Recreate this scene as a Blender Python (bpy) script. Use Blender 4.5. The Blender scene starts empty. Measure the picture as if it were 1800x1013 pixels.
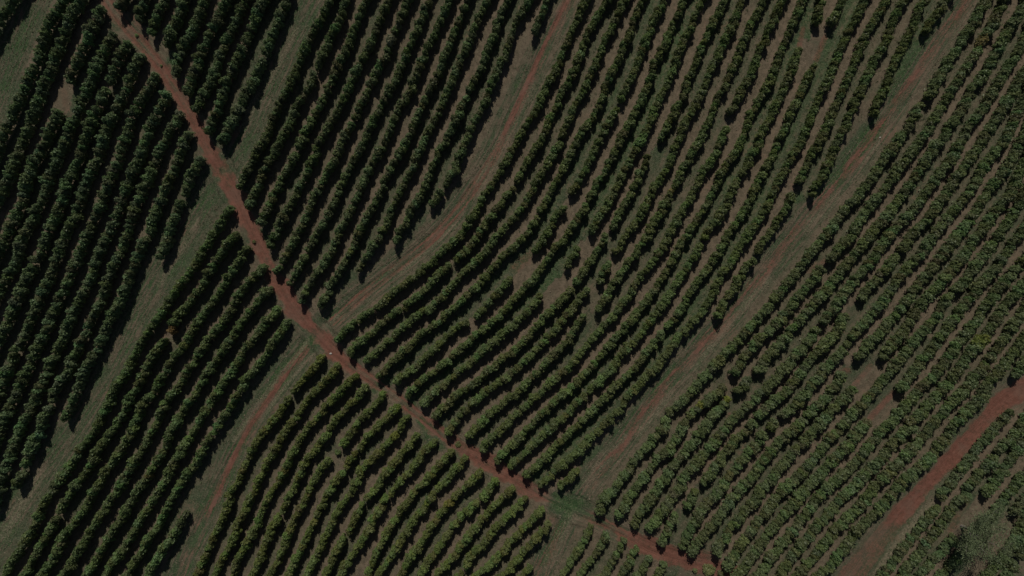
import bpy, math, random
import numpy as np
from mathutils import Vector, Matrix, kdtree

random.seed(7)
RNG = np.random.default_rng(7)
scene = bpy.context.scene
col = scene.collection

# ------------------------------------------------------------------ camera, sky, sun, exposure
CAM_H = 120.0            # drone height in metres
MPP = 0.1                # metres on the ground per photo pixel (1800 px wide)
cam_d = bpy.data.cameras.new('camera')
cam_d.sensor_width = 36.0
cam_d.lens = 24.0
cam_d.clip_end = 6000.0
cam = bpy.data.objects.new('camera', cam_d)
cam.location = (0, 0, CAM_H)
cam.rotation_euler = (0, 0, 0)
col.objects.link(cam)
scene.camera = cam

SUN_EL = math.radians(47)
SUN_AZ = math.radians(-6)          # from +Y, towards +X
world = bpy.data.worlds.new('World')
scene.world = world
world.use_nodes = True
wn = world.node_tree
wn.nodes.clear()
w_out = wn.nodes.new('ShaderNodeOutputWorld')
w_bg = wn.nodes.new('ShaderNodeBackground')
w_sky = wn.nodes.new('ShaderNodeTexSky')
w_sky.sky_type = 'NISHITA'
w_sky.sun_disc = False
w_sky.sun_elevation = SUN_EL
w_sky.sun_rotation = SUN_AZ
w_bg.inputs['Strength'].default_value = 0.056
wn.links.new(w_sky.outputs[0], w_bg.inputs['Color'])
wn.links.new(w_bg.outputs[0], w_out.inputs['Surface'])

sun_d = bpy.data.lights.new('sun', 'SUN')
sun_d.energy = 5.0
sun_d.angle = math.radians(0.53)
sun_d.color = (1.0, 0.965, 0.91)
sun = bpy.data.objects.new('sun', sun_d)
sd = Vector((math.sin(SUN_AZ) * math.cos(SUN_EL), math.cos(SUN_AZ) * math.cos(SUN_EL), math.sin(SUN_EL)))
sun.rotation_euler = (-sd).to_track_quat('-Z', 'Y').to_euler()
sun.location = (0, 60, 80)
col.objects.link(sun)

scene.view_settings.view_transform = 'Standard'
scene.view_settings.look = 'None'
scene.view_settings.gamma = 1.0
scene.view_settings.use_curve_mapping = False
scene.view_settings.exposure = -0.86

# ------------------------------------------------------------------ helpers
def terrain0(x, y):
    return (0.9 * np.sin(x / 46.0 + 0.8) * np.cos(y / 52.0 - 0.4)
            + 0.35 * np.sin(x / 23.0 - y / 31.0))

def px2w(px, py, h=0.0):
    """photo pixel -> point at height h above the ground"""
    px = np.asarray(px, float); py = np.asarray(py, float)
    X = (px - 900.0) * MPP; Y = (506.5 - py) * MPP
    x, y = X.copy(), Y.copy()
    for _ in range(3):
        k = (CAM_H - terrain0(x, y) - h) / CAM_H
        x, y = X * k, Y * k
    return np.stack([x, y], -1)

def parse(s):
    segs = []
    for part in s.split('/'):
        pts = [tuple(float(v) for v in p.split(',')) for p in part.split()]
        if pts:
            segs.append(pts)
    return segs

def resample(P, step):
    P = np.asarray(P, float)
    d = np.r_[0, np.cumsum(np.hypot(*np.diff(P, axis=0).T))]
    n = max(2, int(round(d[-1] / step)) + 1)
    t = np.linspace(0, d[-1], n)
    return np.stack([np.interp(t, d, P[:, 0]), np.interp(t, d, P[:, 1])], -1)

def smooth(P, it=2):
    P = P.copy()
    for _ in range(it):
        if len(P) > 2:
            P[1:-1] = 0.25 * P[:-2] + 0.5 * P[1:-1] + 0.25 * P[2:]
    return P

def new_obj(name, mesh, mat=None, parent=None):
    o = bpy.data.objects.new(name, mesh)
    if mesh is not None and mat is not None:
        mesh.materials.append(mat)
    col.objects.link(o)
    if parent is not None:
        o.parent = parent
    return o

def mesh_np(name, V, F, smooth_f=False, attrs=None):
    """V (n,3), F (m,k) fixed-size faces"""
    V = np.asarray(V, np.float32); F = np.asarray(F, np.int32)
    me = bpy.data.meshes.new(name)
    me.vertices.add(len(V)); me.vertices.foreach_set('co', V.ravel())
    k = F.shape[1]
    me.loops.add(F.size); me.loops.foreach_set('vertex_index', F.ravel())
    me.polygons.add(len(F))
    me.polygons.foreach_set('loop_start', np.arange(0, F.size, k, dtype=np.int32))
    me.polygons.foreach_set('loop_total', np.full(len(F), k, np.int32))
    if smooth_f:
        me.polygons.foreach_set('use_smooth', np.ones(len(F), bool))
    for an, av in (attrs or {}).items():
        a = me.attributes.new(an, 'FLOAT', 'POINT')
        a.data.foreach_set('value', np.asarray(av, np.float32).ravel())
    me.update(calc_edges=True)
    me.validate()
    return me

# ------------------------------------------------------------------ traced layout (photo pixels)
ROAD = [(150,-60),(170,-25),(187,0),(200,20),(215,42),(238,66),(262,88),(282,118),(300,148),(318,172),(335,200),(350,230),(361,258),
        (376,283),(391,302),(402,320),(414,345),(427,370),(441,398),(452,422),(464,448),(477,476),(494,505),(513,538),(533,563),
        (558,588),(575,606),(593,626),(615,644),(635,656),(655,668),(675,683),(695,698),(715,716),(738,731),(763,750),(785,771),
        (808,789),(838,802),(863,819),(893,836),(917,848),(945,866),(970,881),(1000,894),(1027,901),(1055,916),(1085,931),
        (1113,947),(1138,962),(1170,975),(1208,983),(1245,993),(1278,1010),(1310,1040),(1340,1075)]
ROAD_W = [(0,14),(200,14),(300,15),(400,16),(480,17),(560,15),(640,13),(720,9),(800,15),(870,18),(940,14),(985,6),(1040,9),(1110,16),(1170,20),(1250,26),(1340,26)]
RED5 = [(1870,660),(1830,672),(1800,684),(1765,702),(1737,732),(1703,772),(1667,813),(1627,854),(1588,896),(1556,934),(1527,972),(1497,1013),(1465,1060)]
T4 = [(1740,-50),(1702,0),(1666,50),(1626,108),(1593,158),(1562,205),(1530,250),(1500,288),(1470,325),(1430,370),(1395,415),(1360,458),
      (1328,500),(1290,545),(1250,590),(1215,630),(1180,668),(1150,703),(1120,745),(1090,787),(1052,832),(1020,875),(1000,905),(985,940),(966,975),(950,1013),(930,1060)]
T3 = [(1025,-50),(1002,0),(985,32),(966,72),(948,108),(928,152),(905,205),(880,255),(857,298),(835,330),(810,366),(780,400),(748,430),
      (710,460),(675,488),(640,516),(600,550),(565,581),(537,612),(508,650),(480,690),(447,735),(423,777),(403,820),(385,862),(366,900),(341,950),(316,1013),(296,1060)]
T2 = [(585,-60),(552,0),(524,50),(500,95),(478,140),(452,192),(426,238),(397,288),(372,330),(350,370),(320,420),(292,465),(266,505),
      (241,550),(215,602),(190,655),(163,702),(134,747),(105,790),(75,832),(45,872),(15,920),(-15,965),(-50,1020)]
T1 = [(85,-50),(58,0),(38,50),(18,108),(0,160),(-25,220),(-50,280)]

BL = {}
BL['A'] = """28,-8 14,12 2,34
112,5 95,32 80,62 67,98 56,133 38,170 23,202 10,238 0,260
140,8 125,33 108,83 95,108 86,135 71,172 58,210 45,240 35,263 23,296 15,316 5,336 -5,360
178,22 163,50 148,83 135,108 125,140 / 104,204 80,250 75,261 63,283 53,313 45,336 38,361 28,383 20,403 8,423 -2,445
195,66 181,95 170,125 155,152 144,180 133,208 115,245 113,258 98,293 88,316 78,341 68,361 58,386 48,408 38,433 28,458 15,483 5,503 -4,520
223,82 210,105 198,130 185,160 174,190 161,220 148,250 138,286 126,308 116,331 110,351 102,376 90,398 80,423 68,451 55,475 45,498 38,513 28,538 15,563 8,583 -2,605
248,100 233,130 220,160 206,187 195,215 183,245 178,263 168,288 155,318 145,343 138,366 125,393 115,416 105,441 97,466 83,498 78,515 67,538 55,563 46,583 37,605 25,631 15,653 5,678 -4,700
273,138 256,162 241,190 229,220 218,247 208,284 195,313 185,338 173,366 163,393 153,418 143,443 132,468 118,498 110,515 99,543 89,566 78,588 68,613 56,638 45,663 33,688 20,715 8,743 -2,766
293,173 278,197 265,225 251,262 238,296 228,321 218,346 208,371 198,396 187,423 175,448 163,478 154,503 135,541 123,566 113,591 102,616 90,643 78,668 65,696 52,723 38,751 32,767 23,789 13,816 4,845
313,205 298,233 285,263 273,288 263,313 250,340 240,365 232,391 222,417 212,442 200,470 190,498 182,518 170,546 159,571 148,595 135,621 123,646 109,670 95,698 83,723 72,750 68,768 57,791 46,814 38,836 29,852
333,240 322,263 310,288 300,313 290,337 280,362 269,390 257,419 245,448 233,474 222,502 207,540 194,566 183,587 172,609 160,630 148,661 137,687 125,712 116,730
352,283 337,308 326,336 316,362 308,388 298,413 289,436 285,447"""
BL['B'] = """226,-8 219,0 212,9
256,0 250,16 243,32
290,0 277,30 268,52
326,0 312,32 298,62 294,76
360,0 345,45 328,77 315,105 308,124
399,0 384,32 372,58 358,86 349,110 338,138 330,161
432,0 416,38 401,68 386,104 373,140 357,172 348,188
465,5 452,34 433,75 414,110 400,150 388,178 374,215 369,230
500,8 488,43 474,75 460,108 449,135 429,176 413,205 399,232 391,248"""
BL['C'] = """578,5 561,36 546,70 533,97 520,125 507,155 491,185 478,214 464,247 455,265 443,285 430,308 423,324
607,5 599,30 588,55 571,93 556,122 543,155 528,182 513,210 496,243 488,263 474,287 460,310 451,334 444,348 437,360
643,5 630,35 618,68 604,98 590,130 577,157 563,182 548,214 533,245 523,263 509,290 493,320 478,353 466,378 462,386
680,8 668,38 655,65 643,93 628,124 617,150 603,176 588,202 575,230 561,256 548,281 535,311 524,340 508,364 493,393 483,415 476,430
715,8 703,38 687,73 673,105 660,134 647,160 633,186 622,210 609,240 598,262 585,286 570,312 559,336 549,363 535,389 523,410 512,437 497,460 488,472
750,8 739,40 729,62 718,92 707,115 695,138 683,163 670,187 657,213 643,242 633,261 622,286 608,311 598,330 587,356 575,380 564,404 550,425 536,449 525,471 512,495
788,5 774,38 761,65 751,85 742,112 728,141 715,168 703,193 690,217 679,247 668,265 655,291 641,318 629,343 619,366 610,385 600,408 588,433 574,457 560,474 546,498 541,512 532,527
820,5 811,30 798,58 785,93 770,128 759,152 745,181 732,211 719,240 705,266 690,293 679,315 668,338 657,362 645,386 633,409 620,433 609,456 597,478 584,501 577,513 566,532
855,5 840,38 826,68 815,93 803,122 793,149 780,176 768,201 757,226 743,255 730,286 718,308 705,333 693,359 682,386 670,411 657,434 643,457 635,470
890,5 877,32 868,65 855,95 843,125 830,151 818,179 804,206 790,230 776,258 763,292 750,318 738,343 726,366 715,388 703,409 696,420
927,5 912,33 902,55 894,78 885,99 875,125 863,155 850,181 838,209 825,236 814,262 800,293 788,318 775,339 763,358
958,8 949,30 942,50"""
BL['D'] = """1028,5 1011,43 997,73 987,97 975,125 962,151 948,179 934,206 920,231 909,252 893,278 878,305 860,331 843,361 825,391 809,413 790,432 772,449 750,469 725,488 704,508 683,524 665,538 646,551 629,564 610,579 597,596
1063,8 1051,25 1040,48 1028,71 1021,94 1012,116 1003,135 994,153 983,175 972,201 960,226 949,248 937,270 921,296 908,317 896,336 874,366 854,393 836,418 818,443 797,462 773,480 752,505 728,526 708,541 688,556 665,574 645,591 627,605 619,619
1098,5 1087,27 1073,50 1062,76 1055,98 1043,121 1033,140 1022,165 1009,190 999,214 987,241 978,261 963,290 948,314 928,346 915,367 904,384 892,395 873,418 854,438 837,461 818,478 797,503 768,529 748,546 725,563 703,581 683,599 665,616 646,632
1127,5 1115,40 1103,65 1091,93 1083,116 1073,137 1064,160 1051,186 1039,209 1025,233 1012,252 1003,268 993,291 983,312 972,335 955,362 938,391 923,413 908,433 893,441 875,464 855,484 836,507 811,532 785,553 761,572 740,591 720,609 698,628 681,643 669,657
1163,8 1150,38 1138,65 1126,93 1116,120 1107,146 1095,172 / 1080,198 1068,220 1056,243 1045,268 1033,288 1022,309 1008,332 / 985,369 973,392 960,414 944,437 / 895,494 879,512 860,531 840,552 / 815,569 788,589 765,611 745,632 723,651 702,667
1200,8 1189,30 1180,52 1168,78 1156,105 1145,134 1134,160 1122,186 1108,213 1095,238 1087,258 1075,277 1065,296 1053,318 1038,346 1023,371 1008,394 994,418 975,441 955,466 938,488 923,508 900,533 875,558 850,579 830,597 805,618 783,636 760,654 738,673 721,690
1232,8 1221,28 1213,50 1203,73 1189,105 1178,132 1169,156 1160,178 1147,204 1133,231 1119,262 1107,286 1091,313 1079,337 1067,361 1053,384 1041,405 / 1012,441 1000,464 / 947,525 928,547 908,569 894,576 873,597 850,618 828,637 805,656 783,674 763,692 744,710
1267,12 1251,45 1240,70 1229,93 1218,120 1208,147 1202,167 / 1190,187 1178,213 1163,240 / 1137,285 1123,313 1112,333 1101,353 1092,370 1081,396 / 1063,419 1050,442 1035,464 1016,492 / 998,513 983,531 965,551 949,567 937,582 922,597 900,619 873,641 848,661 820,682 796,702 779,718 769,727
1302,8 1288,43 1276,68 1263,94 1251,122 1240,146 1228,171 1215,198 1203,225 1189,257 1176,286 1163,311 1150,333 1138,356 1125,379 1110,401 1095,422 1086,439 / 1068,466 1058,487 / 1030,513 1013,534 995,556 977,577 955,601 938,621 920,639 898,657 870,678 845,698 820,719 799,739 791,754
1338,8 1324,33 1313,58 1302,85 1291,110 1280,137 1268,163 1255,191 1243,218 1227,250 1210,283 1196,307 1183,332 1172,355 1160,376 1146,398 1132,422 1115,448 1098,473 1079,500 1066,523 1055,537 / 1025,560 1006,587 988,609 968,632 945,656 923,676 897,699 873,720 848,739 826,764
1372,8 1360,32 1349,58 1336,92 1323,120 1310,148 1298,171 1288,193 / 1273,232 1261,260 1250,283 1238,304 1225,326 1213,346 1201,366 1189,389 1175,416 1162,438 1145,462 1125,490 1108,516 1090,539 1073,561 1056,581 1038,602 1018,625 1000,644 980,662 962,681 943,699 920,718 897,736 884,755 866,770 850,784
1408,5 1396,33 1385,60 1374,90 1364,118 1350,149 1330,184 1318,213 1306,240 1295,263 1281,286 1268,309 1255,333 1243,356 1230,377 1218,400 1204,420 1188,444 1175,470 1161,497 1145,520 1126,541 1110,560 1093,583 1075,602 1057,622 1038,646 1018,667 1000,686 980,704 962,716 940,741 925,761 900,782 875,803
1440,8 1436,32 / 1403,93 1397,112 1384,140 1372,168 1360,193 1347,220 1334,248 1318,277 1309,297 1295,319 1284,341 1274,360 1262,383 1248,403 1235,426 1222,450 1208,470 1192,496 1176,522 1161,540 1147,562 1130,584 1113,604 1095,622 1080,642 1063,662 1043,682 1023,702 1005,719 982,741 961,759 943,781 920,799 899,817
1478,5 1465,36 / 1428,120 1418,141 1405,166 1393,195 1379,227 1366,252 1351,289 1336,315 1323,341 1311,363 1299,384 1285,404 1274,424 1258,447 1243,471 1227,497 1213,519 1202,535 1188,554 1175,572 1160,590 1143,612 1129,632 1113,649 1095,667 1078,685 1060,704 1042,722 1022,742 1003,760 983,782 955,807 929,832
1515,10 1500,38 1488,63 1478,88 1468,109 1458,130 1448,155 1438,179 1427,207 1412,240 1398,266 1381,295 1368,321 1357,345 1341,373 1325,397 1310,419 1295,443 1280,468 1264,494 1254,515 1242,538 1228,557 1213,574 1197,592 1180,608 1165,629 1150,651 1133,667 1117,684 1100,705 1080,730 1060,747 1035,778 1010,797 983,821 963,841 955,852
1552,8 1537,33 1525,57 1513,83 1502,107 1491,131 1482,156 1470,180 1460,207 1447,234 1430,264 1420,287 1411,306 1406,317 / 1389,346 1378,371 1366,393 1354,414 1345,424 1334,437 / 1319,462 1303,483 1290,509 1271,533 1261,549
1585,8 1577,25 1570,40 1562,58 1553,76 1543,96 1533,116 1523,137 1512,162 1500,188 1488,215 1477,240 1466,262 1457,285 1447,307 1438,322 1431,336
1621,8 1610,31 1599,53 1589,75 1579,97 1571,116 1563,138 1554,159 1543,177 1535,197
1660,4 1645,31 1630,50
1010,830 998,842 988,853"""
BL['E'] = """1730,8 1717,31 1706,49 1697,62 1686,79 1677,94 1667,110 1656,130 1647,143 1637,156 1632,165 / 1616,188 1608,201 1600,214 1588,236 1574,254 1564,268 1553,282 1545,294 1536,307 1526,319 1516,332 1505,345 1495,356 1488,367 1481,377 1471,388 1464,399 1456,409 1446,419 1437,430 1427,440 1417,455 1406,472 1385,497 1370,516 1345,549 1323,573 1303,592 1283,613 1265,634 1245,658 1225,677 1204,702 1183,721 / 1168,741 1157,764 1140,783 1123,804 1105,824 1088,846 1073,865 1061,884 1054,897
1763,6 1755,20 1748,34 1742,49 1734,61 1726,74 / 1716,93 1703,112 1692,130 1680,147 1675,157 1669,165 / 1656,187 1648,199 1640,213 1626,233 1617,246 1606,263 1597,276 1587,284 1578,298 1570,311 1556,326 1549,342 1539,352 1533,362 1525,373 1513,386 1504,400 1493,415 1481,428 1472,438 1462,452 / 1437,477 1429,489 1417,505 1405,520 1391,541 1373,560 1358,578 1343,590 1325,609 1308,631 1291,652 / 1267,685 1247,699 1239,707 / 1228,716 1216,728 1207,741 1195,766 1175,787 1155,809 1140,829 1127,847 1110,866 1098,886 1091,899
1798,8 1790,27 1782,41 1773,57 1765,68 1757,80 1748,95 1736,118 1725,135 1717,147 1709,156 / 1700,173 1693,186 1682,202 1670,222 1660,242 / 1645,258 1635,276 1622,288 1612,303 1603,320 1594,328 1585,346 1568,365 1560,377 1548,390 1538,401 1530,413 1521,424 1513,435 1502,449 1493,460 1483,474 1470,488 1459,499 1451,513 1440,527 1426,541 1413,557 1400,573 1380,592 1365,611 1346,633 1334,650 / 1312,672 1300,685 / 1276,705 1264,720 1248,738 1233,755 1220,773 1208,789 1193,810 1174,834 1160,851 1145,872 1130,893 1118,916
1803,62 1794,82 1787,95 1774,118 1762,134 1753,150 1743,165 1733,181 1725,195 1715,208 1699,232 1689,246 1682,259 1675,272 1665,287 1657,301 1647,314 1635,330 1622,347 1613,358 1605,370 1596,378 1588,384 1577,396 1570,407 1563,417 1554,428 1544,440 1530,459 1517,477 1508,489 1498,501 1488,512 1477,525 1466,538 1456,551 1447,564 / 1431,587 1419,601 1407,614 1395,630 1380,648 1362,667 1346,684 1330,698 1318,709 1308,720 1295,734 1281,748 1268,761 1258,775 1247,786 1235,801 1222,817 1210,831 1199,849 1187,868 1173,886 1158,909 1145,927
1800,128 1787,152 1779,164 1771,175 1763,189 1754,204 1744,220 1726,246 1717,260 1706,276 1695,292 1687,304 1678,317 1668,332 1658,346 1649,359 1638,371 1628,384 1619,396 1608,407 1600,418 1590,431 1581,441 1572,451 1561,467 1547,483 1536,498 1525,511 1518,521 / 1484,560 1470,583 1454,601 1442,616 1428,631 1418,643 1407,658 1395,672 1379,690 1360,705 1346,720 1334,732 1323,744 1310,757 1298,770 1281,788 1266,811 1254,826 1240,843 / 1220,866 1210,884 / 1186,909 1175,930 1164,950
1800,178 1793,197 1786,210 1777,228 1766,244 1754,259 1744,272 1736,284 1728,297 1719,312 1710,326 1698,343 1688,354 1680,367 1671,378 1663,389 1654,402 1641,416 1632,428 1620,443 1606,459 1597,468 1587,483 1579,494 1571,504 1561,518 1550,533 1539,548 1525,563 1510,581 1497,597 1482,613 1470,628 1458,642 1445,657 1433,675 1420,690 1408,701 1393,714 1378,728 / 1362,746 1358,751 / 1336,771 1323,787 1312,802 1299,818 1288,831 1277,844 1266,858 1256,871 / 1242,887 1232,901 1219,922 1207,940 1200,955
1799,240 1792,257 1785,271 1778,282 1769,295 1760,308 1750,322 1739,336 1724,357 1714,372 1703,388 1693,401 1682,414 1674,426 1665,438 1652,455 1641,467 1629,482 1619,496 1608,509 1598,521 1588,534 1579,548 1567,562 1557,573 1545,586 1533,599 1519,614 1512,626 / 1476,664 1467,681 1460,692 1450,703 1438,714 1426,725 1412,736 1402,749 1392,757 1378,768 1362,784 1350,799 1337,815 1322,836 1308,850 1297,864 1287,878 1276,892 1268,904 1257,918 1243,936 1232,950 1222,967
1800,293 1793,311 1783,325 1774,341 1762,356 1754,367 1746,378 1736,390 1725,405 1711,423 1702,438 1689,454 1677,469 1666,481 1657,495 1645,508 1634,520 / 1617,539 1606,556 1593,574 1583,587 1574,599 1564,611 1555,625 / 1494,690 / 1478,706 1467,720 1457,732 1445,744 1433,754 1421,766 1408,781 1393,799 1375,818 1359,838 1347,853 1334,868 1321,883 1313,896 1303,908 1295,920 1282,932 1273,944 1266,956 1261,966
1800,344 1792,360 1783,376 1771,393 1759,409 1747,423 1736,437 1724,456 1711,473 1703,486 1694,497 1681,507 / 1667,524 1655,541 1645,558 1628,578 1616,590 1605,603 1590,621 1580,635 1570,648 1558,661 1544,683 1530,697 1512,710 1503,725 1489,739 1477,751 1466,766 1454,777 1446,792 1430,808 1408,830 1400,840 1387,850 1370,869 1357,886 1342,904 1328,921 1315,938 1306,953 1298,966 1287,980 1282,993
1798,405 1788,421 1776,435 1758,459 1748,472 1737,484 1728,495 1718,508 1708,521 1698,534 1686,549 1675,563 1662,580 1652,598 1639,614 1628,626 1614,642 1604,657 1594,668 1584,682 / 1520,747 1510,760 1498,774 1477,799 1455,820 1440,837 1426,850 1413,864 1403,878 1390,892 1378,907 1366,919 1356,930 1346,945 1336,960 1329,972 1320,984 1308,1002 1300,1010
1797,459 1783,477 1774,488 1762,501 1752,512 1742,525 1731,540 1718,558 1704,582 1693,594 1681,607 1670,622 1660,636 1648,650 1638,663 1627,677 1612,691 1596,707 1586,718 1576,730 1565,743 1552,756 1540,768 1531,783 1518,798 1505,810 1493,823 1479,836 1464,849 1448,865 1437,879 1422,893 1410,912 1397,931 1383,946 1370,960 1359,976 1350,988 1340,1001 1332,1010
1799,500 1788,513 1778,527 1767,540 1757,552 1748,571 1736,585 1722,601 1712,614 1704,628 1695,639 1681,654 1668,671 1650,692 1626,720 1597,750 1587,761 1577,774 1558,799 1543,812 1531,824 1518,835 1506,850 1492,866 1478,881 1463,897 1443,915 1429,933 1416,949 1407,962 1394,976 1384,991 1372,1009
1798,545 1785,570 1774,587 1762,602 1749,616 1737,632 1727,645 1718,659 1706,673 1684,694 1665,715 1648,736 1632,757 1615,778 1590,801 1577,816 1566,829 1552,844 1536,860 1524,874 1512,887 1491,909 1475,927 1458,946 1444,963 1428,982 1416,998 1407,1010
1797,600 1787,613 1776,628 1765,642 1754,655 1743,666 1737,677 1720,702 1704,718 1682,742 1671,757 1646,792 1618,820 1590,843 1573,863 1557,881 1545,895 1528,913 1511,930 1497,947 1482,965 1469,982 1455,999 1445,1010
1798,642 1788,656"""
BL['F'] = """402,372 388,398 375,417 361,438 347,461 333,483 315,508 298,529 284,551 270,571 256,592 245,611 233,633 220,655 208,677 195,701 183,724 168,756 150,784 133,806 118,825 105,844 91,867 78,891 65,915 52,940 38,965 23,989 10,1010
412,415 398,436 382,459 366,481 353,508 338,527 323,544 309,562 302,580 / 288,601 274,623 261,645 250,664 238,687 225,710 211,734 196,760 176,790 160,816 145,839 130,862 115,886 100,910 85,935 72,960 58,984 45,1008
432,444 416,467 399,490 384,515 371,537 353,561 338,584 322,608 308,629 295,650 281,672 266,694 251,719 237,745 228,767 213,790 197,815 181,839 167,865 150,890 135,915 119,940 103,965 88,989 77,1010
458,473 441,492 427,511 411,537 395,562 377,584 360,608 343,631 328,654 312,679 296,704 283,727 268,757 251,790 236,815 220,840 202,868 185,895 170,920 154,945 138,970 124,995 115,1010
470,511 455,532 444,545 431,562 413,585 397,608 382,631 367,656 351,680 335,705 319,727 304,756 289,789 275,815 260,838 243,865 225,892 209,918 193,945 179,970 165,990 154,1010
484,547 468,569 453,588 431,614 416,639 401,662 386,687 370,711 354,733 340,758 323,789 306,815 291,841 276,867 261,893 245,920 230,946 214,970 198,990 187,1008
504,572 488,594 473,615 457,637 436,667 418,692 401,719 386,746 371,767 356,792 341,817 325,842 308,868 294,893 280,918 265,945 250,971 233,995 222,1010
324,907 308,935 293,957 278,980 262,1006"""
BL['I'] = """561,632 548,651 534,667 519,688 505,706 491,725 478,742 463,760 446,785 431,815 420,841 408,869 397,895 386,921 374,948 365,974 352,1001
591,647 575,667 560,683 545,702 530,722 515,740 499,765 485,791 473,810 460,833 450,858 433,894 421,920 410,945 398,971 385,1000
621,665 605,684 588,699 573,715 556,735 533,766 518,792 505,815 493,839 480,862 468,885 458,907 448,932 431,964 418,990 410,1010
636,687 620,707 605,724 590,740 570,768 555,790 538,813 524,841 512,865 500,888 492,905 482,926 470,950 460,974 449,1000
671,697 655,719 638,735 622,753 611,769 605,778 / 575,814 559,836 545,858 533,884 523,909 512,932 502,955 492,980 479,1005
694,718 678,735 662,751 638,781 623,800 610,819 597,838 583,860 572,878 560,900 550,922 540,945 529,969 518,990 507,1010
714,737 703,754 692,768 675,787 655,809 637,827 625,847 612,870 599,891 589,911 578,932 567,956 555,978 542,1002
729,770 713,790 700,805 687,821 673,840 660,859 648,872 / 635,892 624,915 610,939 598,961 587,984 574,1008
761,778 745,797 728,817 710,837 694,857 682,875 670,891 659,910 647,932 634,953 620,977 606,1001
789,798 770,820 753,840 735,860 719,878 706,894 697,911 683,932 672,951 660,977 649,1003
817,809 798,830 780,847 764,866 749,885 737,905 723,923 709,945 695,966 682,988 669,1008
842,832 823,852 805,870 788,887 773,905 758,925 745,945 732,966 720,987 707,1008
867,849 848,870 830,890 813,907 798,925 783,945 768,967 753,989 742,1008
897,862 875,885 855,905 838,925 822,945 805,967 788,989 772,1008
921,880 905,895 880,919 863,940 845,960 827,982 809,1006
949,898 933,915 920,930 898,953 875,977 855,997 844,1008
961,925 945,945 928,960 914,977 897,999 885,1010
928,1002 918,1014"""
BL['H'] = """1036,931 1021,958 1009,980 993,1006
1064,943 1048,972 1031,996 1020,1011
1096,956 1083,978 1070,995 1059,1011
1116,968 1105,990 1093,1011
1139,986 1125,1008
1166,996 1156,1012"""
BL['G'] = """1772,728 1748,756 1721,785 1701,810 1683,835 1666,859 1655,872 / 1643,900 1623,920 1604,941 1587,960 1575,984 1556,1008
1799,742 1781,772 1757,790 / 1743,810 1721,833 1703,853 / 1695,870 1674,889 1661,913 1644,934 1629,955 1610,980 1589,1008
1800,780 1776,812 1760,833 1742,854 1735,864 / 1672,949 1655,969 1637,990 1619,1009
1798,840 1777,864 1760,885 1746,903 / 1683,979 1665,1000 1655,1012
1798,883 1786,897
1799,918 1786,945 1771,968 1755,989 1736,1011
1800,957 1782,992 1769,1012"""

#        width, height, tint
SPEC = {'A': (1.86, 2.5, (1.13, 1.22, 1.20)), 'B': (1.92, 2.4, (1.10, 1.16, 1.13)), 'C': (1.80, 2.3, (1.08, 1.10, 1.0)),
        'D': (1.80, 2.1, (1.07, 1.08, 0.84)), 'E': (2.08, 2.15, (1.06, 1.06, 0.93)), 'F': (1.86, 2.4, (1.08, 1.15, 0.95)),
        'I': (1.78, 2.2, (1.18, 1.15, 0.78)), 'H': (1.7, 1.8, (1.05, 1.05, 0.85)), 'G': (2.0, 1.9, (1.0, 1.02, 0.92))}

rows = []        # dict(block, index, segs=[(n,2) world points])
for b, txt in BL.items():
    for i, line in enumerate(txt.strip().split('\n')):
        segs = []
        for seg in parse(line):
            P = np.array(seg, float)
            if len(P) == 1:
                P = np.array([P[0] + (3, -4), P[0] + (-3, 4)])
            def off(p):
                return p[0] < 13 or p[0] > 1787 or p[1] < 15 or p[1] > 996
            def leaves(p):
                return p[0] < 0 or p[0] > 1800 or p[1] < 0 or p[1] > 1013
            d = P[0] - P[1]; d /= np.hypot(*d)
            if off(P[0]) and leaves(P[0] + d * 30):
                P = np.vstack([P[0] + d * 48, P])
            d = P[-1] - P[-2]; d /= np.hypot(*d)
            if off(P[-1]) and leaves(P[-1] + d * 30):
                P = np.vstack([P, P[-1] + d * 48])
            d = P[0] - P[1]; P[0] = P[0] + d / np.hypot(*d) * 3.5
            d = P[-1] - P[-2]; P[-1] = P[-1] + d / np.hypot(*d) * 3.5
            W = px2w(P[:, 0], P[:, 1], 0.6 * SPEC[b][1])
            W = smooth(resample(W, 1.0), 3)
            segs.append(W)
        rows.append(dict(block=b, index=i, segs=segs))

# ------------------------------------------------------------------ ground: one sheet, fine under the camera, coarse to the horizon
def axis(lo, hi, step, far):
    fine = np.arange(lo, hi + step * 0.5, step)
    g, d, out = hi, step, []
    while g < far:
        d *= 1.35; g += d; out.append(g)
    out = np.array(out)
    return np.r_[-(out[::-1] - hi) + lo, fine, out]
gx = axis(-99, 99, 0.3, 2500); gy = axis(-59, 59, 0.3, 2500)
NX, NY = len(gx), len(gy)
GX, GY = np.meshgrid(gx, gy)
gxf, gyf = GX.ravel(), GY.ravel()

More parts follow.
